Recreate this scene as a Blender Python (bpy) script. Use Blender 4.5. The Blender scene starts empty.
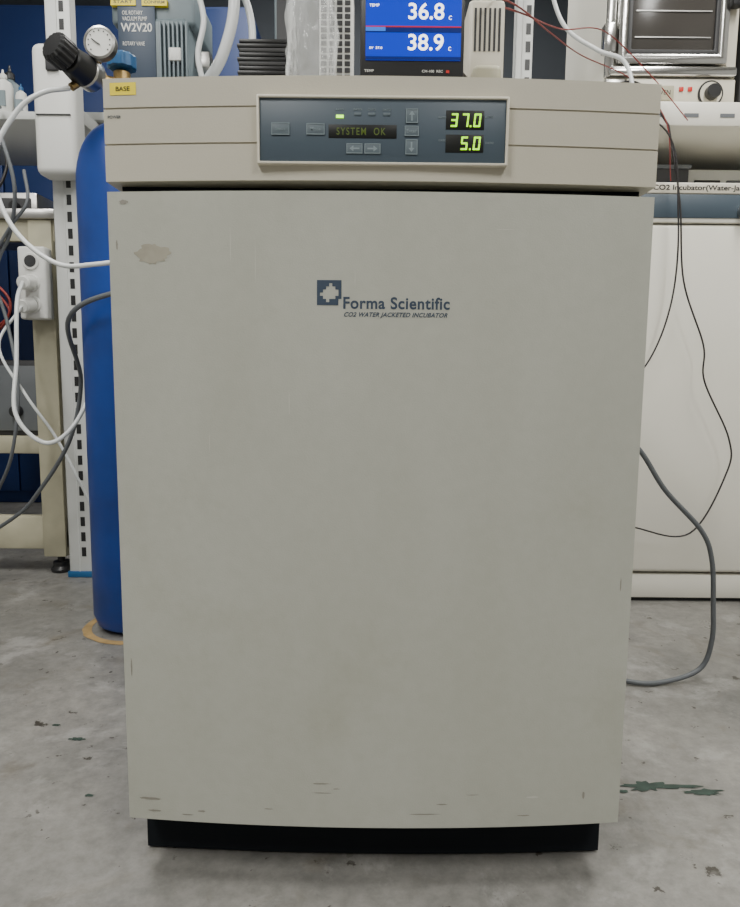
import bpy, bmesh, math, random
from mathutils import Vector, Matrix
from mathutils import noise as NZ
random.seed(4)
S = bpy.context.scene
COL = S.collection

# ------------------------------------------------------------------ materials
def mat(name, col, rough=0.5, metal=0.0, var=0.0, vscale=8.0, bump=0.0, bscale=200.0,
        emit=None, estr=1.0, alpha=1.0, trans=0.0, spec=0.5):
    m = bpy.data.materials.new(name); m.use_nodes = True
    nt = m.node_tree; b = nt.nodes['Principled BSDF']
    b.inputs['Base Color'].default_value = (*col, 1)
    b.inputs['Roughness'].default_value = rough
    b.inputs['Metallic'].default_value = metal
    b.inputs['Specular IOR Level'].default_value = spec
    b.inputs['Alpha'].default_value = alpha
    b.inputs['Transmission Weight'].default_value = trans
    if emit:
        b.inputs['Emission Color'].default_value = (*emit, 1)
        b.inputs['Emission Strength'].default_value = estr
    tc = nt.nodes.new('ShaderNodeTexCoord')
    if var > 0:
        n = nt.nodes.new('ShaderNodeTexNoise'); n.inputs['Scale'].default_value = vscale
        n.inputs['Detail'].default_value = 6
        nt.links.new(tc.outputs['Object'], n.inputs['Vector'])
        r = nt.nodes.new('ShaderNodeValToRGB')
        r.color_ramp.elements[0].position = 0.3; r.color_ramp.elements[1].position = 0.7
        r.color_ramp.elements[0].color = (*[c*(1-var) for c in col], 1)
        r.color_ramp.elements[1].color = (*[min(1, c*(1+var)) for c in col], 1)
        nt.links.new(n.outputs['Fac'], r.inputs['Fac'])
        nt.links.new(r.outputs['Color'], b.inputs['Base Color'])
    if bump > 0:
        n2 = nt.nodes.new('ShaderNodeTexNoise'); n2.inputs['Scale'].default_value = bscale
        nt.links.new(tc.outputs['Object'], n2.inputs['Vector'])
        bp = nt.nodes.new('ShaderNodeBump'); bp.inputs['Strength'].default_value = bump
        bp.inputs['Distance'].default_value = 0.002
        nt.links.new(n2.outputs['Fac'], bp.inputs['Height'])
        nt.links.new(bp.outputs['Normal'], b.inputs['Normal'])
    return m

M_hdr   = mat('header_beige', (.485,.455,.37), .45, var=.04, vscale=5, bump=.08, bscale=500)
M_ring  = mat('bezel_beige', (.62,.58,.48), .4)
M_cab   = mat('cabinet_beige', (.42,.41,.35), .5, var=.03)
M_panel = mat('panel_slate', (.050,.074,.098), .45)
M_pbtn  = mat('button_grey', (.095,.125,.145), .5)
M_pline = mat('panel_print', (.20,.25,.27), .5)
M_win   = mat('window_black', (.006,.007,.006), .45, spec=.3)
M_led   = mat('led_digit', (.2,.5,.0), .5, emit=(.42,.95,.0), estr=1.7)
M_ledg  = mat('led_green', (.3,.6,.05), .5, emit=(.40,1.0,.02), estr=3)
M_lcd   = mat('lcd_text', (.02,.03,.005), .5, emit=(.16,.24,.02), estr=.36)
M_logo  = mat('print_slate', (.033,.052,.085), .5)
M_blk   = mat('black_plastic', (.012,.012,.013), .4)
M_dark  = mat('dark_grey', (.03,.03,.032), .6)
M_base  = mat('base_dark', (.008,.010,.013), .8, spec=.15)
M_white = mat('white_plastic', (.68,.68,.65), .45)
M_enam  = mat('white_enamel', (.76,.735,.65), .4, var=.04, vscale=3)
M_post  = mat('white_painted_steel', (.62,.63,.61), .45)
M_crm   = mat('cream_paint', (.42,.395,.285), .55, var=.14, vscale=9)
M_steel = mat('steel', (.50,.49,.47), .32, 1.0)
M_chrome= mat('chrome_trim', (.66,.65,.63), .16, 1.0)
M_brass = mat('brass', (.40,.28,.12), .4, 1.0)
M_blue  = mat('cylinder_blue', (.006,.040,.23), .38, var=.25, vscale=6)
M_bluek = mat('valve_blue', (.015,.10,.25), .4)
M_wallb = mat('wall_dark_paint', (.035,.042,.052), .7)
M_cabb  = mat('blue_cabinet_paint', (.008,.030,.13), .5)
M_wall  = mat('wall_paint', (.34,.34,.33), .8)
M_ceil  = mat('ceiling_paint', (.7,.7,.69), .9)
M_tube  = mat('vinyl_tube', (.70,.72,.72), .25)
M_cgry  = mat('cable_grey', (.12,.13,.14), .5)
M_cblk  = mat('cable_black', (.015,.012,.012), .5)
M_cred  = mat('cable_red', (.22,.02,.015), .5)
M_yel   = mat('yellow_label', (.85,.68,.02), .5)
M_glass = mat('dark_glass', (.055,.050,.045), .18)
M_pump  = mat('pump_slate', (.15,.19,.21), .5, var=.15)
M_scr   = mat('screen_blue', (.0,.005,.15), .3, emit=(.0,.035,.62), estr=1.0)
M_scr2  = mat('screen_navy', (.0,.005,.05), .3, emit=(.0,.010,.16), estr=.8)
M_scr3  = mat('screen_cyan', (.0,.05,.2), .3, emit=(.03,.20,.9), estr=1.0)
M_scrr  = mat('screen_red', (.2,.0,.0), .3, emit=(.7,.03,.03), estr=.6)
M_scrw  = mat('screen_white', (.8,.8,.8), .3, emit=(1,1,1), estr=2.2)
M_red   = mat('red_plastic', (.5,.02,.015), .4)
M_bag   = mat('clear_bag', (.85,.87,.87), .12, alpha=.24, bump=1.0, bscale=45)
M_scuff = mat('scuff', (.25,.235,.20), .7)
M_stain = mat('stain', (.335,.315,.255), .8, var=.10, vscale=60, spec=.2)
M_pale  = mat('pale_scuff', (.50,.50,.45), .6)
M_green = mat('green_paint', (.030,.055,.042), .6, var=.3, vscale=40)
M_tape  = mat('ochre_paint', (.36,.24,.10), .7, var=.3, vscale=20)
M_lamp  = mat('lamp_diffuser', (.9,.9,.9), .5, emit=(1,.99,.96), estr=5)

def door_mat():
    m = mat('door_paint', (.42,.42,.375), .36, bump=.12, bscale=600)
    nt = m.node_tree; b = nt.nodes['Principled BSDF']
    tc = nt.nodes['Texture Coordinate']
    mp = nt.nodes.new('ShaderNodeMapping'); mp.inputs['Scale'].default_value = (9,1,3)
    n = nt.nodes.new('ShaderNodeTexNoise'); n.inputs['Scale'].default_value = 1.0; n.inputs['Detail'].default_value = 6
    nt.links.new(tc.outputs['Object'], mp.inputs['Vector']); nt.links.new(mp.outputs['Vector'], n.inputs['Vector'])
    r = nt.nodes.new('ShaderNodeValToRGB')
    r.color_ramp.elements[0].position = .3; r.color_ramp.elements[1].position = .72
    r.color_ramp.elements[0].color = (.400,.402,.348,1); r.color_ramp.elements[1].color = (.430,.434,.383,1)
    nt.links.new(n.outputs['Fac'], r.inputs['Fac'])
    n2 = nt.nodes.new('ShaderNodeTexNoise'); n2.inputs['Scale'].default_value = 70; n2.inputs['Detail'].default_value = 4
    nt.links.new(tc.outputs['Object'], n2.inputs['Vector'])
    r2 = nt.nodes.new('ShaderNodeValToRGB')
    r2.color_ramp.elements[0].position=.35; r2.color_ramp.elements[0].color=(.975,.975,.97,1)
    r2.color_ramp.elements[1].position=.65; r2.color_ramp.elements[1].color=(1.01,1.01,1.01,1)
    nt.links.new(n2.outputs['Fac'], r2.inputs['Fac'])
    mx=nt.nodes.new('ShaderNodeMixRGB'); mx.blend_type='MULTIPLY'; mx.inputs[0].default_value=1
    nt.links.new(r.outputs[0],mx.inputs[1]); nt.links.new(r2.outputs[0],mx.inputs[2])
    # hand grime: irregular smudges
    n3 = nt.nodes.new('ShaderNodeTexNoise'); n3.inputs['Scale'].default_value=4.2; n3.inputs['Detail'].default_value=10; n3.inputs['Roughness'].default_value=.68
    nt.links.new(tc.outputs['Object'], n3.inputs['Vector'])
    r3 = nt.nodes.new('ShaderNodeValToRGB')
    r3.color_ramp.elements[0].position=.56; r3.color_ramp.elements[0].color=(1,1,1,1)
    r3.color_ramp.elements[1].position=.74; r3.color_ramp.elements[1].color=(.86,.85,.81,1)
    nt.links.new(n3.outputs['Fac'], r3.inputs['Fac'])
    mx2=nt.nodes.new('ShaderNodeMixRGB'); mx2.blend_type='MULTIPLY'; mx2.inputs[0].default_value=.8
    nt.links.new(mx.outputs[0],mx2.inputs[1]); nt.links.new(r3.outputs[0],mx2.inputs[2])
    nt.links.new(mx2.outputs[0], b.inputs['Base Color'])
    return m
M_door = door_mat()

def floor_mat():
    m = mat('floor_concrete', (.3,.3,.29), .42)
    nt = m.node_tree; b = nt.nodes['Principled BSDF']; tc = nt.nodes['Texture Coordinate']
    def noise(s, d=8, ro=.6, dist=0):
        n = nt.nodes.new('ShaderNodeTexNoise'); n.inputs['Scale'].default_value = s
        n.inputs['Detail'].default_value = d; n.inputs['Roughness'].default_value = ro
        n.inputs['Distortion'].default_value = dist
        nt.links.new(tc.outputs['Object'], n.inputs['Vector']); return n
    def ramp(src, p0, c0, p1, c1):
        r = nt.nodes.new('ShaderNodeValToRGB'); e = r.color_ramp.elements
        e[0].position=p0; e[0].color=(*c0,1); e[1].position=p1; e[1].color=(*c1,1)
        nt.links.new(src, r.inputs['Fac']); return r
    a = ramp(noise(2.6,8,.62,.4).outputs['Fac'], .34,(.160,.157,.148), .66,(.285,.275,.255))
    f = ramp(noise(32,7,.75).outputs['Fac'], .36,(.68,.68,.67), .62,(1.08,1.07,1.06))
    mx = nt.nodes.new('ShaderNodeMixRGB'); mx.blend_type='MULTIPLY'; mx.inputs[0].default_value=.8
    nt.links.new(a.outputs[0], mx.inputs[1]); nt.links.new(f.outputs[0], mx.inputs[2])
    chip = ramp(noise(26,5,.6).outputs['Fac'], .335,(1,1,1), .355,(0,0,0))
    mx2 = nt.nodes.new('ShaderNodeMixRGB'); mx2.inputs[2].default_value=(.050,.044,.036,1)
    nt.links.new(chip.outputs[0], mx2.inputs[0]); nt.links.new(mx.outputs[0], mx2.inputs[1])
    brown = ramp(noise(7.5,7,.65,.8).outputs['Fac'], .56,(0,0,0), .70,(1,1,1))
    mb = nt.nodes.new('ShaderNodeMath'); mb.operation='MULTIPLY'; mb.inputs[1].default_value=.6
    nt.links.new(brown.outputs[0], mb.inputs[0])
    mx4 = nt.nodes.new('ShaderNodeMixRGB'); mx4.inputs[2].default_value=(.13,.112,.085,1)
    nt.links.new(mb.outputs[0], mx4.inputs[0]); nt.links.new(mx2.outputs[0], mx4.inputs[1])
    pale = ramp(noise(5.1,9,.72,.3).outputs['Fac'], .54,(0,0,0), .64,(1,1,1))
    mx3 = nt.nodes.new('ShaderNodeMixRGB'); mx3.inputs[2].default_value=(.39,.38,.36,1)
    ml = nt.nodes.new('ShaderNodeMath'); ml.operation='MULTIPLY'; ml.inputs[1].default_value=.55
    nt.links.new(pale.outputs[0], ml.inputs[0]); nt.links.new(ml.outputs[0], mx3.inputs[0])
    nt.links.new(mx4.outputs[0], mx3.inputs[1]); nt.links.new(mx3.outputs[0], b.inputs['Base Color'])
    rr = ramp(noise(9).outputs['Fac'], .3,(.26,.26,.26), .7,(.5,.5,.5))
    nt.links.new(rr.outputs[0], b.inputs['Roughness'])
    return m
M_floor = floor_mat()

# ------------------------------------------------------------------ geometry helpers
def finish(name, bm, m, smooth=35):
    bmesh.ops.recalc_face_normals(bm, faces=bm.faces)
    me = bpy.data.meshes.new(name); bm.to_mesh(me); bm.free()
    me.materials.append(m)
    if smooth:
        for p in me.polygons: p.use_smooth = True
        me.set_sharp_from_angle(angle=math.radians(smooth))
    o = bpy.data.objects.new(name, me); COL.objects.link(o); return o

def bev(bm, w, seg=2, ang=40):
    es = [e for e in bm.edges if len(e.link_faces)==2 and e.calc_face_angle(0) > math.radians(ang)]
    bmesh.ops.bevel(bm, geom=es, offset=w, segments=seg, affect='EDGES', profile=.5, clamp_overlap=True)

def box(name, x0,x1,y0,y1,z0,z1, m, b=0, seg=2, rot=None):
    bm = bmesh.new(); bmesh.ops.create_cube(bm, size=1)
    for v in bm.verts:
        v.co = Vector(((x1-x0)*v.co.x,(y1-y0)*v.co.y,(z1-z0)*v.co.z))
    if b: bev(bm, b, seg)
    if rot: bmesh.ops.transform(bm, matrix=rot.to_4x4(), verts=bm.verts)
    bmesh.ops.translate(bm, vec=((x0+x1)/2,(y0+y1)/2,(z0+z1)/2), verts=bm.verts)
    return finish(name, bm, m)

def prism(name, pts, z0, z1, m, b=0, seg=3):
    bm = bmesh.new()
    lo = [bm.verts.new((x,y,z0)) for x,y in pts]; hi = [bm.verts.new((x,y,z1)) for x,y in pts]
    n = len(pts)
    bm.faces.new(lo[::-1]); bm.faces.new(hi)
    for i in range(n):
        bm.faces.new((lo[i], lo[(i+1)%n], hi[(i+1)%n], hi[i]))
    if b: bev(bm, b, seg)
    return finish(name, bm, m)

def ring(name, x0,x1,z0,z1, w, y0,y1, m, b=.001):
    bm = bmesh.new()
    def quad(a,c,d,e,y): return [bm.verts.new((a,y,d)), bm.verts.new((c,y,d)), bm.verts.new((c,y,e)), bm.verts.new((a,y,e))]
    of = quad(x0,x1,z0,z1,y0); inf = quad(x0+w,x1-w,z0+w,z1-w,y0)
    ob = quad(x0,x1,z0,z1,y1); ib = quad(x0+w,x1-w,z0+w,z1-w,y1)
    for i in range(4):
        j=(i+1)%4
        bm.faces.new((of[i],of[j],inf[j],inf[i])); bm.faces.new((ob[i],ob[j],ib[j],ib[i]))
        bm.faces.new((of[i],of[j],ob[j],ob[i])); bm.faces.new((inf[i],inf[j],ib[j],ib[i]))
    if b:
        bmesh.ops.recalc_face_normals(bm, faces=bm.faces); bev(bm, b, 2)
    return finish(name, bm, m)

def lathe(name, prof, p0, direction, m, seg=40, smooth=35):
    bm = bmesh.new(); rows=[]
    for r,z in prof:
        if r<=1e-6: rows.append([bm.verts.new((0,0,z))])
        else: rows.append([bm.verts.new((r*math.cos(2*math.pi*i/seg), r*math.sin(2*math.pi*i/seg), z)) for i in range(seg)])
    for a,c in zip(rows[:-1], rows[1:]):
        for i in range(seg):
            j=(i+1)%seg
            if len(a)==1 and len(c)==1: continue
            if len(a)==1: bm.faces.new((a[0],c[i],c[j]))
            elif len(c)==1: bm.faces.new((a[i],a[j],c[0]))
            else: bm.faces.new((a[i],a[j],c[j],c[i]))
    q = Vector((0,0,1)).rotation_difference(Vector(direction).normalized())
    bmesh.ops.transform(bm, matrix=Matrix.Translation(p0) @ q.to_matrix().to_4x4(), verts=bm.verts)
    return finish(name, bm, m, smooth)

def cyl(name, p0, p1, r, m, r2=None, b=0, seg=28):
    p0=Vector(p0); p1=Vector(p1); L=(p1-p0).length; r2 = r if r2 is None else r2
    prof = [(0,0),(r-b,0),(r,b),(r2,L-b),(r2-b,L),(0,L)] if b else [(0,0),(r,0),(r2,L),(0,L)]
    return lathe(name, prof, p0, p1-p0, m, seg)

def knurled(name, p0, direction, r, L, m, teeth=18):
    bm=bmesh.new(); n=teeth*4; rows=[]
    for rr,z in ((.82,0),(1,.08*L),(1,.86*L),(.84,L),(.5,L*1.02)):
        rows.append([bm.verts.new((r*rr*(1+.035*(1 if (i%4)<2 else -1))*math.cos(2*math.pi*i/n), r*rr*(1+.035*(1 if (i%4)<2 else -1))*math.sin(2*math.pi*i/n), z)) for i in range(n)])
    for a,c in zip(rows[:-1],rows[1:]):
        for i in range(n):
            j=(i+1)%n; bm.faces.new((a[i],a[j],c[j],c[i]))
    bm.faces.new(rows[0]); bm.faces.new(rows[-1])
    q = Vector((0,0,1)).rotation_difference(Vector(direction).normalized())
    bmesh.ops.transform(bm, matrix=Matrix.Translation(p0) @ q.to_matrix().to_4x4(), verts=bm.verts)
    return finish(name,bm,m,20)

def tube(name, pts, r, m, seg=10, step=10):
    P=[Vector(p) for p in pts]; P=[2*P[0]-P[1]]+P+[2*P[-1]-P[-2]]
    out=[]
    for i in range(1,len(P)-2):
        a,b_,c,d=P[i-1:i+3]
        for k in range(step):
            t=k/step
            out.append(.5*((2*b_)+(-a+c)*t+(2*a-5*b_+4*c-d)*t*t+(-a+3*b_-3*c+d)*t**3))
    out.append(P[-2])
    bm=bmesh.new(); rows=[]
    tprev=(out[1]-out[0]).normalized()
    nrm = tprev.orthogonal().normalized()
    for i,p in enumerate(out):
        t = (out[min(i+1,len(out)-1)]-out[max(i-1,0)]).normalized()
        nrm = (tprev.rotation_difference(t) @ nrm).normalized(); tprev=t
        bn=t.cross(nrm)
        rows.append([bm.verts.new(p+r*(math.cos(2*math.pi*j/seg)*nrm+math.sin(2*math.pi*j/seg)*bn)) for j in range(seg)])
    for a,c in zip(rows[:-1],rows[1:]):
        for i in range(seg):
            j=(i+1)%seg; bm.faces.new((a[i],a[j],c[j],c[i]))
    bm.faces.new(rows[0]); bm.faces.new(rows[-1])
    return finish(name,bm,m,60)

def text(name, s, x0,x1,z0,z1, y, m, bold=0.0, shear=0.0, surf=None, ext=.0003, space=1.0):
    cu=bpy.data.curves.new(name,'FONT'); cu.body=s; cu.size=1; cu.offset=bold; cu.shear=shear; cu.extrude=0.001; cu.space_character=space
    o=bpy.data.objects.new(name,cu); COL.objects.link(o)
    bpy.context.view_layer.update()
    dg=bpy.context.evaluated_depsgraph_get()
    me=bpy.data.meshes.new_from_object(o.evaluated_get(dg))
    bpy.data.objects.remove(o)
    xs=[v.co.x for v in me.vertices]; ys=[v.co.y for v in me.vertices]
    ax,bx,ay,by=min(xs),max(xs),min(ys),max(ys)
    for v in me.vertices:
        X=x0+(v.co.x-ax)/(bx-ax)*(x1-x0); Z=z0+(v.co.y-ay)/(by-ay)*(z1-z0)
        base = surf(X) if surf else y
        v.co=Vector((X, base-ext if v.co.z>0 else base, Z))
    me.materials.clear(); me.materials.append(m); me.name=name
    o=bpy.data.objects.new(name,me); COL.objects.link(o); return o

def blob(name, cx, cz, w, h, m, surf=None, n=22, y=None, flat_z=None, jag=.35):
    bm=bmesh.new(); vs=[]
    for i in range(n):
        a=2*math.pi*i/n; k=1-jag*random.random()
        X=cx+w/2*k*math.cos(a); Z=cz+h/2*k*math.sin(a)
        vs.append(bm.verts.new((X,Z,flat_z) if flat_z is not None else (X,(surf(X) if surf else y)-.0003,Z)))
    bm.faces.new(vs)
    return finish(name,bm,m,0)

def sticker(name,x0,x1,z0,z1,surf,m,n=6):
    bm=bmesh.new(); a=[];b=[]
    for i in range(n+1):
        x=x0+(x1-x0)*i/n; a.append(bm.verts.new((x,surf(x)-.0004,z0))); b.append(bm.verts.new((x,surf(x)-.0004,z1)))
    for i in range(n): bm.faces.new((a[i],a[i+1],b[i+1],b[i]))
    return finish(name,bm,m,0)

def group(name, parts, loc=None):
    e=bpy.data.objects.new(name,None); COL.objects.link(e); e.empty_display_size=.05
    if loc is None:
        c=Vector((0,0,0)); k=0
        for p in parts:
            for v in p.bound_box: c+=Vector(v); k+=1
        loc=c/k
    e.location=loc
    for p in parts:
        p.parent=e; p.matrix_parent_inverse=Matrix.Translation(-Vector(loc))
    return e

SEG={'0':'abcdef','1':'bc','2':'abged','3':'abgcd','4':'fgbc','5':'afgcd','6':'afgedc','7':'abc','8':'abcdefg','9':'abcdfg'}
def seven(name, ch, x0, z0, w, h, y, m, t):
    bm=bmesh.new(); sl=.10
    g=t*.12
    S_={'a':(t*.3,h-t,w-t*.3,h),'d':(t*.3,0,w-t*.3,t),'g':(t*.3,(h-t)/2,w-t*.3,(h+t)/2),
        'f':(0,h/2+g,t,h-g),'b':(w-t,h/2+g,w,h-g),'e':(0,g,t,h/2-g),'c':(w-t,g,w,h/2-g)}
    for s in SEG[ch]:
        a,b_,c,d=S_[s]
        vs=[bm.verts.new((x0+px+sl*pz,y,z0+pz)) for px,pz in ((a,b_),(c,b_),(c,d),(a,d))]
        bm.faces.new(vs)
    return finish(name,bm,m,0)

# ------------------------------------------------------------------ room
box('floor',-2.4,2.4,-2.6,3.8,-.05,0,M_floor)
box('ceiling',-2.4,2.4,-2.6,3.8,2.75,2.8,M_ceil)
box('wall_back',-2.4,2.4,3.8,3.88,0,2.75,M_wallb)
box('wall_left',-2.48,-2.4,-2.6,3.8,0,2.75,M_wall)
box('wall_right',2.4,2.48,-2.6,3.8,0,2.75,M_wall)
box('wall_front',-2.4,2.4,-2.68,-2.6,0,2.75,M_wall)
box('baseboard_back',-2.4,2.4,3.785,3.8,0,.10,M_dark)
P=[box('body',-2.30,-.56,3.42,3.78,.0,2.3,M_cabb,.006)]
for i in range(3):
    P.append(box('door_%d'%i,-2.29+i*.578,-2.29+i*.578+.57,3.40,3.42,.06,2.28,M_cabb,.006))
    P.append(box('handle_%d'%i,-2.29+i*.578+.50,-2.29+i*.578+.52,3.375,3.40,1.1,1.3,M_steel,.003))
group('storage_cabinet',P)

# ------------------------------------------------------------------ main incubator
CX=.01
def face(x, e=.88, b=.017): return e-b*(1-((x-CX)/.33)**2)
def bowed(w, back, off=0.0, e=.88, b=.017, n=40):
    pts=[(CX-w+2*w*i/n, face(CX-w+2*w*i/n,e,b)+off) for i in range(n+1)]
    return pts+[(CX+w,back),(CX-w,back)]
P=[]
P.append(prism('door', bowed(.330,.932), .088,.902, M_door, .006,3))
P.append(box('door_gasket', CX-.318,CX+.318,.930,.945,.10,.895,M_dark))
P.append(box('cabinet', CX-.326,CX+.326,.944,1.53,.088,1.024,M_cab,.006))
P.append(prism('header_band_low', bowed(.331,.95,.001), .914,.9553,M_hdr,.0016,2))
P.append(prism('header_band_mid', bowed(.331,.95,.001), .9573,.9962,M_hdr,.0016,2))
P.append(prism('header_band_top', bowed(.331,1.53,.001), .9982,1.031,M_hdr,.004,3))
P.append(prism('header_core', bowed(.329,.95,.0035), .918,1.02,M_hdr))
P.append(box('header_recess', CX-.32,CX+.32,.905,.945,.898,.92,M_base))
P.append(prism('plinth_shade', bowed(.326,1.52,.058,b=.012), .004,.09,M_base,.01,3))  # recessed base, near-black and set forward to stand in for the shadow below the door
for i,(fx,fy) in enumerate(((-.27,1.0),(.29,1.0),(-.27,1.46),(.29,1.46))):
    P.append(cyl('foot_%d'%i,(fx,fy,0),(fx,fy,.02),.03,M_blk))
UX,UZ=.001168,.001113
pcx,pcz=.011,.969
def rect(name,du0,du1,dv0,dv1,y0,y1,m,b=.0005): 
    return box(name,pcx+du0*UX,pcx+du1*UX,y0,y1,pcz+dv0*UZ,pcz+dv1*UZ,m,b)
P.append(ring('panel_bezel',pcx-125.5*UX,pcx+125.5*UX,pcz-34.5*UZ,pcz+34.5*UZ,.0030,.8575,.874,M_ring,.001))
P.append(rect('panel_face',-123.5,123.5,-32.5,32.5,.8608,.874,M_panel))
yf=.8608
for i,(u,v,w,h) in enumerate(((-102,1,18,12),(-67,1,18,11),(-28,-18,16,10),(-10,-18,16,10),(29,15,12,14),(29,0,14,10),(29,-16,12,15))):
    P.append(rect('button_%d'%i,u-w/2,u+w/2,v-h/2,v+h/2,yf-.0012,yf+.002,M_pbtn,.0005))
    P.append(ring('button_outline_%d'%i,pcx+(u-w/2)*UX,pcx+(u+w/2)*UX,pcz+(v-h/2)*UZ,pcz+(v+h/2)*UZ,.0008,yf-.0016,yf,M_pline,0))
for i,(s,u,v) in enumerate((('Enter',29,0),('Silence',-102,1),('Mode',-67,1))):
    P.append(text('button_label_%d'%i,s,pcx+(u-5)*UX,pcx+(u+5)*UX,pcz+(v-1.7)*UZ,pcz+(v+1.7)*UZ,yf-.0013,M_pline,.01))
def arrow(nm,u,v,ang):
    bm=bmesh.new(); ca,sa=math.cos(ang),math.sin(ang)
    for poly in (((5,0),(1,3),(1,-3)),((1,.8),(-5,.8),(-5,-.8),(1,-.8))):
        bm.faces.new([bm.verts.new((pcx+(u+x*ca-z*sa)*UX,yf-.0014,pcz+(v+x*sa+z*ca)*UZ)) for x,z in poly])
    return finish(nm,bm,M_pline,0)
P+= [arrow('arrow_left',-28,-18,math.pi),arrow('arrow_right',-10,-18,0),arrow('arrow_up',29,15,math.pi/2),arrow('arrow_down',29,-16,-math.pi/2)]
P.append(rect('lcd_window',-54,14,-7.5,6,yf-.0006,yf+.001,M_win,.0003))
P.append(text('lcd_text','SYSTEM  OK',pcx-46*UX,pcx+3*UX,pcz-4.4*UZ,pcz+2.9*UZ,yf-.0007,M_lcd,.008,space=1.25))
P.append(rect('led_heat',-46.5,-39,12.5,15.5,yf-.001,yf+.001,M_ledg,.0003))
for i,u in enumerate((-25,-11,4)):
    P.append(rect('led_off_%d'%i,u-3.5,u+3.5,15,18,yf-.0008,yf+.001,M_pbtn,.0003))
for i,(u,v) in enumerate(((-43,21),(-25,21),(-11,21),(4,21),(59,14),(106,15),(60,-9),(107,-11))):
    P.append(text('panel_print_%d'%i,'ABCD'[i%4]+'ATO',pcx+(u-4)*UX,pcx+(u+4)*UX,pcz+(v-1)*UZ,pcz+(v+1)*UZ,yf-.0002,M_pline,.01))
P.append(rect('display_upper',63,101,2,21,yf-.0006,yf+.001,M_win,.0003))
P.append(rect('display_lower',63,101,-21,-3,yf-.0006,yf+.001,M_win,.0003))
yd=yf-.001
for i,(c,u,v) in enumerate((('3',67,4.5),('7',78,4.5),('0',90,4.5),('5',77.5,-18.5),('0',90,-18.5))):
    P.append(seven('digit_%d'%i,c,pcx+u*UX,pcz+v*UZ,7*UX,13.5*UZ,yd,M_led,1.8*UX))
P.append(rect('point_a',86.6,88.3,4.5,6.3,yd,yf,M_led,0)); P.append(rect('point_b',86.6,88.3,-18.5,-16.7,yd,yf,M_led,0))
hs=lambda x: face(x)+.0008
P.append(sticker('yellow_label',-.3125,-.2805,1.0120,1.0260,hs,M_yel))
P.append(text('label_text','BASE',-.305,-.288,1.0165,1.0215,0,M_blk,.01,surf=lambda x: hs(x)-.0005))
P.append(text('power_print','POWER',-.316,-.300,.986,.9893,0,M_logo,.0,surf=lambda x: hs(x)-.0002))
dsurf=lambda x: face(x)-.0001
P.append(text('logo_text','Forma Scientific',-.034,.0945,.7650,.7795,0,M_logo,.024,surf=dsurf,space=1.07))
P.append(text('logo_subtext','CO2 WATER JACKETED INCUBATOR',-.033,.092,.7542,.7612,0,M_logo,.022,.35,surf=dsurf,space=1.07))
pat=["11111111","11110111","11100011","11000001","10000001","11000011","11101110","11111110"]
bm=bmesh.new(); cell=.0296/8
for r,row in enumerate(pat):
    for c,ch in enumerate(row):
        if ch=='1':
            x=-.0658+c*cell; z=.7988-(r+1)*cell
            bm.faces.new([bm.verts.new((px,dsurf(px)-.0003,pz)) for px,pz in ((x,z),(x+cell,z),(x+cell,z+cell),(x,z+cell))])
bmesh.ops.remove_doubles(bm,verts=bm.verts,dist=.00005)
P.append(finish('logo_mark',bm,M_logo,0))
P.append(blob('wear_patch',-.266,.829,.050,.026,M_stain,surf=dsurf,jag=.3,n=40))
for i,(x,z,w,h) in enumerate(((-.29,.118,.035,.004),(-.22,.104,.012,.003),(.10,.122,.016,.002),(-.06,.150,.03,.0016),(.075,.108,.05,.0016),(-.06,.137,.03,.001),(-.04,.143,.012,.0012),
                              (-.30,.89,.012,.006),(-.31,.84,.003,.014),(-.24,.098,.02,.002),(.29,.13,.004,.012),(.14,.135,.02,.0012),(-.13,.112,.015,.0015),(.21,.104,.02,.002),(-.31,.30,.002,.03),(.325,.42,.002,.02),(-.285,.101,.025,.003))):
    P.append(blob('scuff_%d'%i,x,z,w,h,M_scuff,surf=dsurf))
for i,(x,z,w,h) in enumerate(((-.10,.65,.0012,.04),(.22,.13,.02,.003),(-.02,.80,.001,.02),(.16,.86,.03,.0008),(-.20,.60,.0008,.03),(-.17,.84,.001,.05),(-.14,.82,.0008,.06))):
    P.append(blob('rub_%d'%i,x,z,w,h,M_pale,surf=dsurf))
group('co2_incubator',P,(CX,1.2,0))

# ------------------------------------------------------------------ recorder on top
P=[]; y0=.93
P.append(box('case',-.017,.112,y0,y0+.10,1.031,1.215,M_blk,.003))
P.append(box('screen',-.0105,.1075,y0-.0012,y0+.002,1.0745,1.206,M_scr,0))
P.append(box('screen_row_line',-.0105,.1075,y0-.0016,y0,1.1125,1.1140,M_scrr,0))
P.append(box('screen_row_band',-.0105,.1075,y0-.0015,y0,1.1065,1.1125,M_scr2,0))
P.append(box('screen_footer',-.0105,.1075,y0-.0016,y0,1.0745,1.0785,M_scr2,0))
P.append(box('screen_row_tag',-.0105,.014,y0-.0016,y0,1.108,1.1125,M_scr3,0))
P.append(box('screen_row_tag_b',-.0105,.1075,y0-.0016,y0,1.1465,1.1480,M_scrr,0))
for i,(s,a,b_,c,d) in enumerate((('36.8',.042,.086,1.1215,1.1405),('38.9',.042,.086,1.0855,1.1045),('C',.092,.0955,1.1215,1.126),('C',.092,.0955,1.0855,1.090),('TEMP',-.006,.006,1.136,1.139),('SV  37.0',-.006,.010,1.087,1.0895))):
    P.append(text('readout_%d'%i,s,a,b_,c,d,y0-.0018,M_scrw,.012 if i<2 else 0))
P.append(text('maker_print','CM-100  REC',.060,.086,1.0605,1.0635,y0-.0002,M_white,.01))
P.append(text('maker_print_b','TEMP',-.012,.0,1.0605,1.0635,y0-.0002,M_white,.01))
P.append(box('lamp',.09,.094,y0-.001,y0,1.06,1.063,M_red,0))
group('digital_recorder',P)

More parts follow.
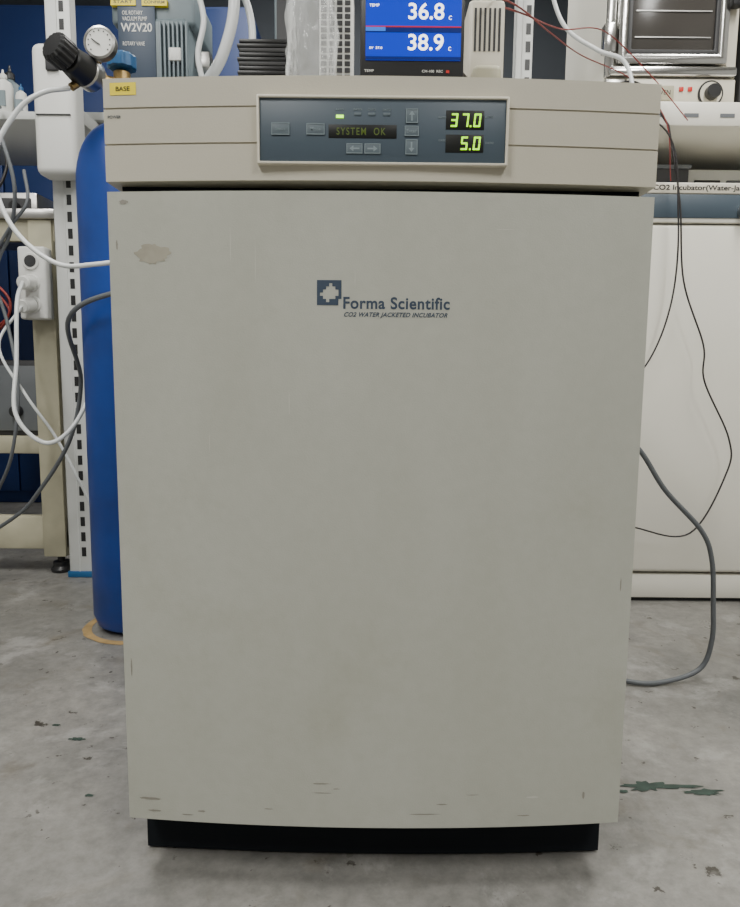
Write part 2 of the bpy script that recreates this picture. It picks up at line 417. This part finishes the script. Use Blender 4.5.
# ------------------------------------------------------------------ gas cylinder + regulator
P=[]; c=(-.615,1.82)
prof=[(0,.0),(.085,.0),(.105,.012),(.115,.04),(.115,1.13)]
for k in range(1,11):
    a=k/10*math.pi/2; prof.append((.03+.085*math.cos(a),1.13+.14*math.sin(a)))
prof+=[(.03,1.30),(.022,1.31),(0,1.31)]
P.append(lathe('tank',prof,(c[0],c[1],.003),(0,0,1),M_blue,64))
P.append(cyl('valve_body',(c[0],c[1],1.30),(c[0],c[1],1.40),.020,M_brass,b=.003))
P.append(cyl('valve_nut',(c[0],c[1],1.335),(c[0],c[1],1.355),.028,M_brass,seg=6))
P.append(knurled('valve_handwheel',(c[0],c[1],1.405),(0,0,1),.034,.034,M_bluek,10))
P.append(cyl('outlet',(c[0]-.018,c[1]-.01,1.372),(-.662,1.78,1.370),.012,M_brass))
group('gas_cylinder',P,(c[0],c[1],0))
P=[]
P.append(cyl('inlet_nut',(-.650,1.785,1.370),(-.664,1.765,1.369),.019,M_brass,seg=6))
P.append(cyl('body',(-.664,1.765,1.366),(-.672,1.725,1.367),.036,M_steel,b=.006))
P.append(cyl('bonnet',(-.672,1.73,1.366),(-.686,1.675,1.372),.037,M_blk,r2=.030,b=.004))
P.append(knurled('adjust_knob',(-.686,1.676,1.372),(-.40,-.76,.30),.033,.045,M_blk,16))
P.append(cyl('gauge_stem',(-.655,1.75,1.38),(-.630,1.735,1.41),.008,M_brass))
gx,gz=-.628,1.422
P.append(lathe('gauge_case',[(0,0),(.033,0),(.036,.004),(.036,.024),(.031,.026),(.031,.022),(0,.022)],(gx,1.735,gz),(0,-1,0),M_steel,40))
P.append(cyl('gauge_dial',(gx,1.714,gz),(gx,1.711,gz),.0305,M_white))
P.append(box('gauge_needle',gx-.019,gx+.004,1.708,1.7095,gz-.0012,gz+.0012,M_blk,0,rot=Matrix.Rotation(.6,3,'Y')))
for k in range(11):
    a=math.radians(-40+k*26); px,pz=gx+.025*math.cos(a),gz+.025*math.sin(a)
    P.append(box('gauge_tick_%d'%k,px-.0012,px+.0012,1.7095,1.711,pz-.0012,pz+.0012,M_blk,0))
P.append(cyl('hose_barb',(-.680,1.73,1.345),(-.698,1.715,1.325),.009,M_brass))
group('gas_regulator',P)
tube('gas_hose',[(-.700,1.712,1.322),(-.75,1.68,1.30),(-.802,1.67,1.259),(-.852,1.66,1.169),(-.852,1.66,1.069),(-.803,1.65,.98),(-.715,1.64,.918),(-.62,1.62,.915),(-.50,1.60,.93),(-.33,1.57,.95),(-.29,1.545,.95)],.0055,M_tube)
bm=bmesh.new(); a_=[];b_=[]
for i in range(40):
    t=2*math.pi*i/40; a_.append(bm.verts.new((c[0]+.118*math.cos(t),c[1]-.01+.118*math.sin(t),.0015))); k=.136+.006*random.random()
    b_.append(bm.verts.new((c[0]+k*math.cos(t),c[1]-.01+k*math.sin(t),.0015)))
for i in range(40):
    j=(i+1)%40; bm.faces.new((a_[i],a_[j],b_[j],b_[i]))
finish('floor_paint_ring',bm,M_tape,0)

# ------------------------------------------------------------------ rack behind (posts + shelf)
P=[]
def post(nm,x,y,zt=2.3,w=.075):
    r=[box(nm+'_web',x-w/2,x+w/2,y,y+.004,.02,zt,M_post,.001),
       box(nm+'_flange',x+w/2-.004,x+w/2,y,y+.04,.02,zt,M_post,.001),
       box(nm+'_flange_b',x-w/2,x-w/2+.004,y,y+.04,.02,zt,M_post,.001),
       box(nm+'_fold',x-.006,x-.003,y-.003,y+.002,.02,zt,M_post,0),
       box(nm+'_foot',x-w/2-.006,x+w/2+.006,y-.006,y+.05,0,.02,M_bluek,.003)]
    z=.07
    while z<zt-.1:
        r.append(box(nm+'_slot',x+.004,x+.018,y-.0012,y+.001,z,z+.03,M_blk,0))
        z+=.05
    return r
P+=post('post_a',-.935,2.22); P+=post('post_b',.445,2.22,w=.05)
P.append(box('shelf',-1.75,.48,2.40,2.95,1.475,1.50,M_post,.003))
P.append(box('brace_a',-.97,-.90,2.24,2.94,1.43,1.47,M_post,.002)); P.append(box('brace_b',.425,.465,2.24,2.94,1.43,1.47,M_post,.002))
P+= [box('post_c',-.97,-.93,2.92,2.96,0,2.3,M_post,.002), box('post_d',.43,.47,2.92,2.96,0,2.3,M_post,.002)]
P.append(box('cross_bar',-.95,.45,2.925,2.95,.30,.34,M_post,.002))
group('storage_rack',P,(-.2,2.5,0))
P=[box('housing',-.982,-.860,2.13,2.2165,1.235,1.60,M_white,.022,4), box('cover_seam',-.97,-.872,2.126,2.134,1.40,1.403,M_dark,0),
   box('rocker',-.935,-.90,2.12,2.135,1.52,1.56,M_dark,.003)]
group('electrical_junction_box',P)

# vacuum pump
P=[]; y0=2.42
P.append(box('motor_body',-.83,-.60,y0,y0+.30,1.52,1.80,M_pump,.02,3))
P.append(box('pump_base',-.85,-.58,y0-.01,y0+.32,1.50,1.525,M_dark,.004))
P.append(box('label_plate',-.825,-.705,y0-.003,y0+.002,1.60,1.86,M_logo,.001))
P.append(text('label_text','W2V20',-.815,-.715,1.752,1.778,y0-.004,M_white,.015))
P.append(text('label_text_b','OIL ROTARY\nVACUUM PUMP',-.81,-.73,1.785,1.815,y0-.004,M_white,.005))
P.append(text('label_text_c','ROTARY VANE',-.81,-.74,1.71,1.722,y0-.004,M_white,.0))
P.append(box('oil_case',-.85,-.58,y0+.01,y0+.28,1.78,1.90,M_pump,.012,3))
for i in range(7):
    P.append(box('fin_%d'%i,-.69+i*.014,-.684+i*.014,y0-.016,y0+.01,1.56,1.78,M_pump,.001))
P.append(box('sticker_a',-.845,-.765,y0-.006,y0+.012,1.830,1.850,M_yel,0)); P.append(box('sticker_b',-.745,-.665,y0-.006,y0+.012,1.830,1.850,M_yel,0))
P.append(text('sticker_text','START',-.835,-.775,1.836,1.845,y0-.0065,M_blk,.01)); P.append(text('sticker_text_b','CONFIRM',-.738,-.672,1.836,1.845,y0-.0065,M_blk,.01))
P.append(box('gauge_window',-.66,-.62,y0-.02,y0+.004,1.66,1.70,M_white,.004))
P.append(box('hose_port',-.60,-.55,y0+.08,y0+.14,1.68,1.73,M_steel,.004))
group('vacuum_pump',P)
P=[tube('loop_a',[(-.56,2.48,1.62),(-.50,2.44,1.68),(-.455,2.42,1.80),(-.455,2.42,1.92),(-.50,2.42,2.02),(-.58,2.45,2.04)],.018,M_tube),
   tube('loop_b',[(-.43,2.55,1.518),(-.43,2.50,1.60),(-.40,2.46,1.72),(-.41,2.46,1.84),(-.47,2.46,1.98)],.012,M_tube),
   tube('loop_c',[(-.53,2.40,1.53),(-.56,2.38,1.66),(-.54,2.38,1.78),(-.58,2.38,1.90),(-.66,2.36,2.0)],.009,M_tube)]
group('vinyl_hose',P)

def bottle(x,y,z,h,r,m,capm):
    return [lathe('body',[(0,0),(r*.9,0),(r,.005),(r,h*.62),(r*.85,h*.72),(r*.35,h*.78),(r*.3,h*.82),(0,h*.82)],(x,y,z),(0,0,1),m,28),
       lathe('cap',[(0,0),(r*.42,0),(r*.42,h*.08),(r*.15,h*.12),(r*.08,h*.2),(0,h*.2)],(x,y,z+h*.8),(0,0,1),capm,20),
       box('label',x-r*.6,x+r*.6,y-r-.001,y-r*.8,z+h*.18,z+h*.5,M_pline,.0)]
group('squeeze_bottle',bottle(-1.225,2.46,1.50,.15,.030,M_white,M_white))
group('squeeze_bottle',bottle(-1.172,2.47,1.50,.11,.018,M_white,M_bluek))
group('reagent_bottle',bottle(-1.10,2.6,1.50,.12,.025,M_dark,M_white))
group('reagent_bottle',bottle(-1.17,2.72,1.50,.20,.035,M_dark,M_red))
group('reagent_bottle',bottle(-1.30,2.66,1.50,.24,.04,M_pump,M_blk))

# ------------------------------------------------------------------ lab bench at left
P=[]
P.append(box('worktop',-1.95,-.985,2.25,2.90,1.135,1.165,M_steel,.004))
P.append(box('apron',-1.93,-.995,2.27,2.30,1.07,1.135,M_crm,.003))
for i,(x,y) in enumerate(((-1.075,2.26),(-1.075,2.82),(-1.93,2.26),(-1.93,2.82))):
    P.append(box('leg_%d'%i,x,x+.075,y,y+.06,.055,1.135,M_crm,.005))
    P.append(cyl('foot_stem_%d'%i,(x+.045,y+.03,.02),(x+.045,y+.03,.06),.012,M_blk))
    P.append(lathe('foot_pad_%d'%i,[(0,0),(.032,0),(.034,.010),(.026,.020),(.026,.034),(0,.036)],(x+.045,y+.03,0),(0,0,1),M_blk,24))
P.append(box('rail_front',-1.93,-1.0,2.265,2.30,.08,.19,M_crm,.005))
P.append(box('rail_side',-1.06,-1.02,2.30,2.84,.09,.17,M_crm,.005))
P.append(box('lower_shelf',-1.93,-1.07,2.42,2.86,.405,.43,M_crm,.004))
P.append(box('brace_low',-1.93,-1.07,2.40,2.43,.38,.44,M_crm,.004))
group('lab_bench',P,(-1.45,2.55,0))
P=[box('strip_body',-1.085,-1.0,2.205,2.258,.825,1.045,M_white,.008,3)]
for i,z in enumerate((.87,.935,1.0)):
    P.append(cyl('socket_%d'%i,(-1.043,2.206,z),(-1.043,2.200,z),.026,M_white,b=.002)); P.append(cyl('socket_hole_%d'%i,(-1.043,2.1995,z),(-1.043,2.199,z),.018,M_dark))
P.append(cyl('plug_a',(-1.043,2.20,.935),(-1.045,2.15,.93),.021,M_white,b=.004)); P.append(cyl('plug_b',(-1.043,2.20,.87),(-1.05,2.15,.86),.021,M_white,b=.004))
group('power_strip',P)
P=[box('case',-1.55,-1.16,2.5,2.8,.43,.70,M_dark,.01), box('front_plate',-1.54,-1.17,2.49,2.502,.45,.68,M_cgry,.003), cyl('knob',(-1.25,2.49,.52),(-1.25,2.465,.52),.02,M_blk)]
group('lab_power_supply',P)
P=[box('case',-1.9,-1.15,2.50,2.80,1.165,1.27,M_steel,.008), box('door_line',-1.88,-1.17,2.495,2.50,1.18,1.25,M_dark,.003), cyl('knob',(-1.22,2.495,1.22),(-1.22,2.47,1.22),.015,M_blk)]
group('bench_instrument',P)

tube('air_hose',[(-1.045,2.148,.93),(-1.0,2.02,.86),(-.975,1.95,.70),(-.96,1.90,.554),(-.884,1.90,.477),(-.81,1.92,.527),(-.765,2.0,.675),(-.73,2.03,.80),(-.70,2.04,.95)],.006,M_tube)
tube('power_cable',[(-.30,1.545,.88),(-.55,1.62,.86),(-.72,1.70,.80),(-.80,1.95,.646),(-.86,2.0,.474),(-.98,2.05,.314),(-1.08,2.1,.226),(-1.3,2.18,.10),(-1.5,2.2,.008)],.006,M_cgry)
tube('power_cable',[(-1.05,2.148,.86),(-1.10,2.10,.74),(-1.02,2.08,.60),(-.95,2.1,.48),(-.90,2.12,.36),(-.86,2.15,.22),(-.84,2.12,.05),(-.78,2.1,.008)],.0045,M_tube)
tube('power_cable',[(-1.20,2.38,1.505),(-1.15,2.2,1.46),(-1.04,2.05,1.33),(-1.0,2.04,1.18),(-1.04,2.08,1.06),(-1.09,2.10,.98),(-1.14,2.12,.80),(-1.2,2.15,.45),(-1.3,2.18,.25)],.0055,M_cgry)
tube('power_cable',[(-1.0,2.1,1.24),(-.985,2.08,1.15),(-1.03,2.07,1.08),(-1.09,2.09,1.0),(-1.10,2.10,.92),(-1.07,2.10,.80),(-1.03,2.06,.62),(-1.06,2.06,.42),(-1.15,2.12,.28)],.005,M_cgry)
tube('power_cable',[(-1.25,2.36,1.47),(-1.16,2.3,1.38),(-1.12,2.24,1.28),(-1.16,2.22,1.20),(-1.28,2.24,1.18)],.005,M_cblk)
tube('red_wire',[(-1.3,2.24,1.05),(-1.15,2.2,.93),(-1.10,2.18,.87),(-1.13,2.18,.80),(-1.25,2.24,.74)],.004,M_cred)
tube('red_wire',[(-1.25,2.24,.98),(-1.13,2.2,.88),(-1.11,2.18,.83),(-1.2,2.2,.78),(-1.35,2.24,.78)],.004,M_cred)

# ------------------------------------------------------------------ stack of plates on the incubator
P=[]
z=1.031; i=0
while z<1.212:
    dx=random.uniform(-.002,.002)
    P.append(box('plate_%d'%i,-.218+dx,-.133+dx,1.20,1.30,z,z+.0060,M_blk if i%3 else M_dark,.001)); z+=.0068; i+=1
P.append(box('core',-.21,-.14,1.21,1.29,1.031,1.212,M_blk,0))
group('plate_stack',P)

P=[]
P.append(box('rack_frame',-.085,-.032,1.16,1.20,1.031,1.262,M_white,.003))
for r in range(20):
    for k in range(4):
        P.append(box('rack_hole',-.082+k*.0122,-.0735+k*.0122,1.1585,1.161,1.060+r*.0098,1.0665+r*.0098,M_dark,0))
group('tube_rack',P)
bm=bmesh.new(); bmesh.ops.create_icosphere(bm,subdivisions=6,radius=1)
for v in bm.verts:
    d=v.co.copy()
    n=NZ.noise(d*2.2)*.22+abs(NZ.noise(Vector((d.x*5,d.y*5,d.z*2.2))))*.30+NZ.noise(d*13)*.07
    k=(max(abs(d.x),abs(d.z)))**-.35 if max(abs(d.x),abs(d.z))>.2 else 1
    v.co=d*(.92+n)
    v.co=Vector((-.094+v.co.x*.036*k, 1.125+v.co.y*.020, 1.165+v.co.z*.145))
    v.co.z=max(v.co.z,1.032)
finish('plastic_bag',bm,M_bag,80)
P=[box('case',.141,.195,1.12,1.20,1.031,1.238,M_ring,.006,3)]
for k in range(6):
    P.append(box('vent_%d'%k,.149+k*.0072,.1522+k*.0072,1.1185,1.121,1.165,1.225,M_dark,0))
P.append(box('pocket',.147,.189,1.1,1.122,1.031,1.14,M_crm,.008,3)); P.append(box('cap',.160,.176,1.13,1.15,1.238,1.25,M_crm,.002))
group('vented_adapter_box',P)

P=[box('case',.0,.38,2.55,2.85,1.50,1.72,M_dark,.01), box('front_plate',.01,.37,2.54,2.552,1.51,1.71,M_cgry,.003), box('handle',.1,.28,2.515,2.54,1.60,1.62,M_blk,.004)]
group('equipment_case',P)
P=[box('case',-.34,-.08,2.55,2.85,1.50,1.95,M_pump,.01), box('door_panel',-.33,-.09,2.54,2.552,1.52,1.93,M_dark,.003), cyl('knob',(-.12,2.54,1.7),(-.12,2.51,1.7),.015,M_steel)]
group('equipment_case',P)

# ------------------------------------------------------------------ white incubator, right
P=[]; x0,x1,yf2=.70,1.42,2.03
P.append(box('body',x0,x1,yf2+.045,2.75,.03,1.204,M_enam,.008))
P.append(box('door',x0+.004,x1-.004,yf2,yf2+.045,.092,1.095,M_enam,.012,3))
P.append(box('kick_panel',x0+.004,x1-.004,yf2+.006,yf2+.045,.012,.084,M_enam,.004))
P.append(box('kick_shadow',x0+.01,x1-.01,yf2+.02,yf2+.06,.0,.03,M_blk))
P.append(box('control_trim',x0,x1,yf2-.004,yf2+.05,1.098,1.206,M_enam,.004))
P.append(box('control_strip',x0+.012,x1-.012,yf2-.007,yf2,1.110,1.174,M_panel,.002))
P.append(box('name_strip',x0+.012,x1-.012,yf2-.0085,yf2-.004,1.176,1.202,M_ring,.001))
P.append(text('name_print','CO2 Incubator(Water-Jacketed)',.775,1.085,1.180,1.198,yf2-.0088,M_blk,.02))
P.append(cyl('door_lock',(1.035,yf2,1.128),(1.035,yf2-.03,1.128),.022,M_steel,b=.003)); P.append(box('door_handle',1.06,1.10,yf2-.03,yf2,.98,1.10,M_white,.008,3))
group('water_jacketed_incubator',P,(1.06,2.35,0))
P=[box('top',.58,1.75,2.05,2.75,1.362,1.427,M_enam,.005), box('post_l',.585,.625,2.10,2.14,0,1.362,M_post,.003), box('post_r',1.7,1.74,2.10,2.14,0,1.362,M_post,.003),
   box('post_bl',.585,.625,2.70,2.74,0,1.362,M_post,.003), box('post_br',1.7,1.74,2.70,2.74,0,1.362,M_post,.003)]
for k in range(10): P.append(box('front_slot_%d'%k,.66+k*.1,.70+k*.1,2.0485,2.051,1.385,1.395,M_cgry,0))
group('equipment_stand',P,(1.15,2.4,0))
P=[box('case',.98,1.38,2.28,2.6,1.204,1.31,M_white,.01), box('display',1.0,1.08,2.274,2.281,1.235,1.275,M_dark,.002), box('vents',1.1,1.2,2.274,2.281,1.235,1.275,M_cgry,.002)]
group('circulator_box',P)
P=[box('case',.72,.95,2.20,2.6,1.204,1.29,M_dark,.006), box('lid',.715,.955,2.195,2.605,1.288,1.30,M_cgry,.004)]
group('dark_filler_case',P)  # added dark case, keeps the space under the stand dark
P=[]; y0=2.12; zb=1.427
P.append(box('body',.660,1.040,y0+.03,2.58,zb+.012,1.98,M_enam,.01))
P.append(box('side_trim_l',.662,.688,y0+.018,y0+.032,zb+.095,1.975,M_chrome,.003)); P.append(box('side_trim_r',1.008,1.036,y0+.018,y0+.032,zb+.095,1.975,M_ring,.003))
P.append(box('control_panel',.725,1.036,y0+.012,y0+.05,zb+.012,zb+.090,M_ring,.004))
P.append(box('control_left',.664,.722,y0+.015,y0+.05,zb+.012,zb+.090,M_steel,.004))
P.append(ring('door_frame',.69,1.005,1.552,1.975,.030,y0,y0+.03,M_chrome,.010))
P.append(ring('door_inner_trim',.718,.977,1.580,1.947,.012,y0+.004,y0+.029,M_dark,.002))
P.append(box('door_bottom_rail',.672,1.036,y0+.002,y0+.03,1.522,1.549,M_chrome,.008,3))
P.append(box('window',.729,.966,y0+.012,y0+.02,1.591,1.936,M_glass,.002))
for k in range(3):
    P.append(box('inner_rack_%d'%k,.74,.955,y0+.009,y0+.012,1.625+k*.07,1.628+k*.07,M_steel,0))
P.append(box('heater_strip',.76,.86,y0+.009,y0+.012,1.815,1.83,M_cred,0))
P.append(box('hinge',.650,.684,y0-.004,y0+.03,1.58,1.66,M_chrome,.005)); P.append(box('latch',.998,1.03,y0-.02,y0+.01,1.70,1.80,M_blk,.006))
P.append(cyl('dial_skirt',(.965,y0+.012,zb+.049),(.965,y0+.008,zb+.049),.036,M_blk)); P.append(cyl('dial_ring',(.965,y0+.0085,zb+.049),(.965,y0+.006,zb+.049),.031,M_ring))
P.append(cyl('dial_knob',(.965,y0+.007,zb+.049),(.965,y0-.018,zb+.049),.020,M_blk,b=.003))
P.append(box('lamp_red',.900,.912,y0+.008,y0+.013,zb+.055,zb+.067,M_red,.001)); P.append(box('lamp_red_b',.875,.887,y0+.008,y0+.013,zb+.055,zb+.067,M_red,.001))
P.append(box('maker_plate',.76,.86,y0+.009,y0+.013,zb+.03,zb+.07,M_crm,.001)); P.append(text('maker_text','DRY OVEN',.77,.85,zb+.045,zb+.058,y0+.0088,M_blk,.01))
for i,(x,y) in enumerate(((.69,y0+.06),(1.01,y0+.06),(.69,2.55),(1.01,2.55))): P.append(cyl('foot_%d'%i,(x,y,zb),(x,y,zb+.014),.014,M_blk))
group('drying_oven',P)
P=[box('case',1.06,1.5,2.16,2.6,1.427,1.9,M_dark,.01), box('front_plate',1.07,1.49,2.15,2.162,1.44,1.88,M_cgry,.003), cyl('knob',(1.2,2.15,1.6),(1.2,2.12,1.6),.02,M_blk)]
group('equipment_case',P)

# ------------------------------------------------------------------ cables on the right
tube('power_cable',[(.338,1.42,.62),(.42,1.50,.60),(.52,1.50,.565),(.58,1.50,.52),(.64,1.50,.434),(.724,1.50,.346),(.752,1.50,.279),(.762,1.50,.18),(.765,1.50,.096),(.743,1.50,.03),(.658,1.48,.008),(.575,1.48,.008),(.45,1.57,.008),(.33,1.6,.008)],.0055,M_cgry)
tube('signal_cable',[(.60,2.0,1.40),(.787,1.98,1.325),(.828,1.97,1.106),(.825,1.97,.881),(.765,1.97,.704),(.66,1.97,.62)],.0024,M_cblk)
tube('signal_cable',[(.80,2.0,1.345),(.83,1.97,1.14),(.854,1.97,.932),(.920,1.97,.76),(.930,1.97,.66),(1.01,1.97,.50),(1.01,1.97,.40),(.919,1.97,.227),(.764,1.97,.241),(.60,1.97,.30)],.0024,M_cblk)
tube('white_cable',[(.44,2.19,1.96),(.49,2.16,1.80),(.54,2.14,1.66),(.62,2.08,1.57),(.68,2.03,1.52),(.70,2.0,1.42),(.70,2.0,1.32)],.006,M_tube)
tube('red_wire',[(.114,1.00,1.19),(.22,1.2,1.27),(.35,1.5,1.36),(.50,1.8,1.44),(.70,2.02,1.47),(.79,2.0,1.36),(.81,1.99,1.20)],.0015,M_cred)
tube('red_wire',[(.20,1.16,1.245),(.26,1.3,1.30),(.40,1.6,1.41),(.60,1.95,1.56),(.76,2.03,1.48),(.85,2.0,1.36)],.0015,M_cred)
tube('signal_cable',[(.114,1.02,1.10),(.2,1.25,1.14),(.34,1.5,1.22),(.6,1.95,1.42),(.72,2.02,1.46),(.80,2.0,1.345)],.003,M_cblk)

P=[blob('spill_a',.47,1.10,.10,.035,M_green,flat_z=.0012,jag=.6,n=30),blob('spill_b',.56,1.085,.08,.022,M_green,flat_z=.0012,jag=.6,n=30),blob('spill_c',.41,1.085,.06,.016,M_green,flat_z=.0012,jag=.6),blob('spill_c2',.51,1.10,.14,.014,M_green,flat_z=.0013,jag=.6),
   blob('spill_d',-.54,1.23,.035,.015,M_green,flat_z=.0012,jag=.5),blob('spill_e',-.60,1.28,.02,.01,M_green,flat_z=.0012,jag=.5),blob('spill_f',-.45,1.06,.02,.01,M_green,flat_z=.0012,jag=.5)]
group('floor_paint_stain',P)

# ------------------------------------------------------------------ lights
def fixture(x,y,w,l,power):
    P=[box('housing',x-w/2-.02,x+w/2+.02,y-l/2-.02,y+l/2+.02,2.70,2.75,M_white,.004), box('diffuser',x-w/2,x+w/2,y-l/2,y+l/2,2.69,2.702,M_lamp,.002)]
    group('ceiling_light',P)
    L=bpy.data.lights.new('lamp','AREA'); L.shape='RECTANGLE'; L.size=w; L.size_y=l; L.energy=power; L.color=(1,.99,.945)
    o=bpy.data.objects.new('ceiling_light_lamp',L); COL.objects.link(o); o.location=(x,y,2.68)
fixture(-1.1,-.8,.3,1.2,54); fixture(1.1,-.8,.3,1.2,38)
fixture(-1.1,1.1,.3,1.2,36); fixture(1.1,1.1,.3,1.2,42)
fixture(0,2.9,1.2,.3,20)
w=bpy.data.worlds.new('world'); S.world=w; w.use_nodes=True
w.node_tree.nodes['Background'].inputs[0].default_value=(.6,.65,.7,1); w.node_tree.nodes['Background'].inputs[1].default_value=.2

# ------------------------------------------------------------------ camera
cd=bpy.data.cameras.new('camera'); cam=bpy.data.objects.new('camera',cd); COL.objects.link(cam)
cd.sensor_fit='VERTICAL'; cd.sensor_height=36; cd.lens=27.9; cd.clip_start=.02
cam.matrix_world=Matrix.Translation((0,0,.70)) @ Matrix.Rotation(math.radians(90-7.3),4,'X') @ Matrix.Rotation(math.radians(.57),4,'Z')
S.camera=cam
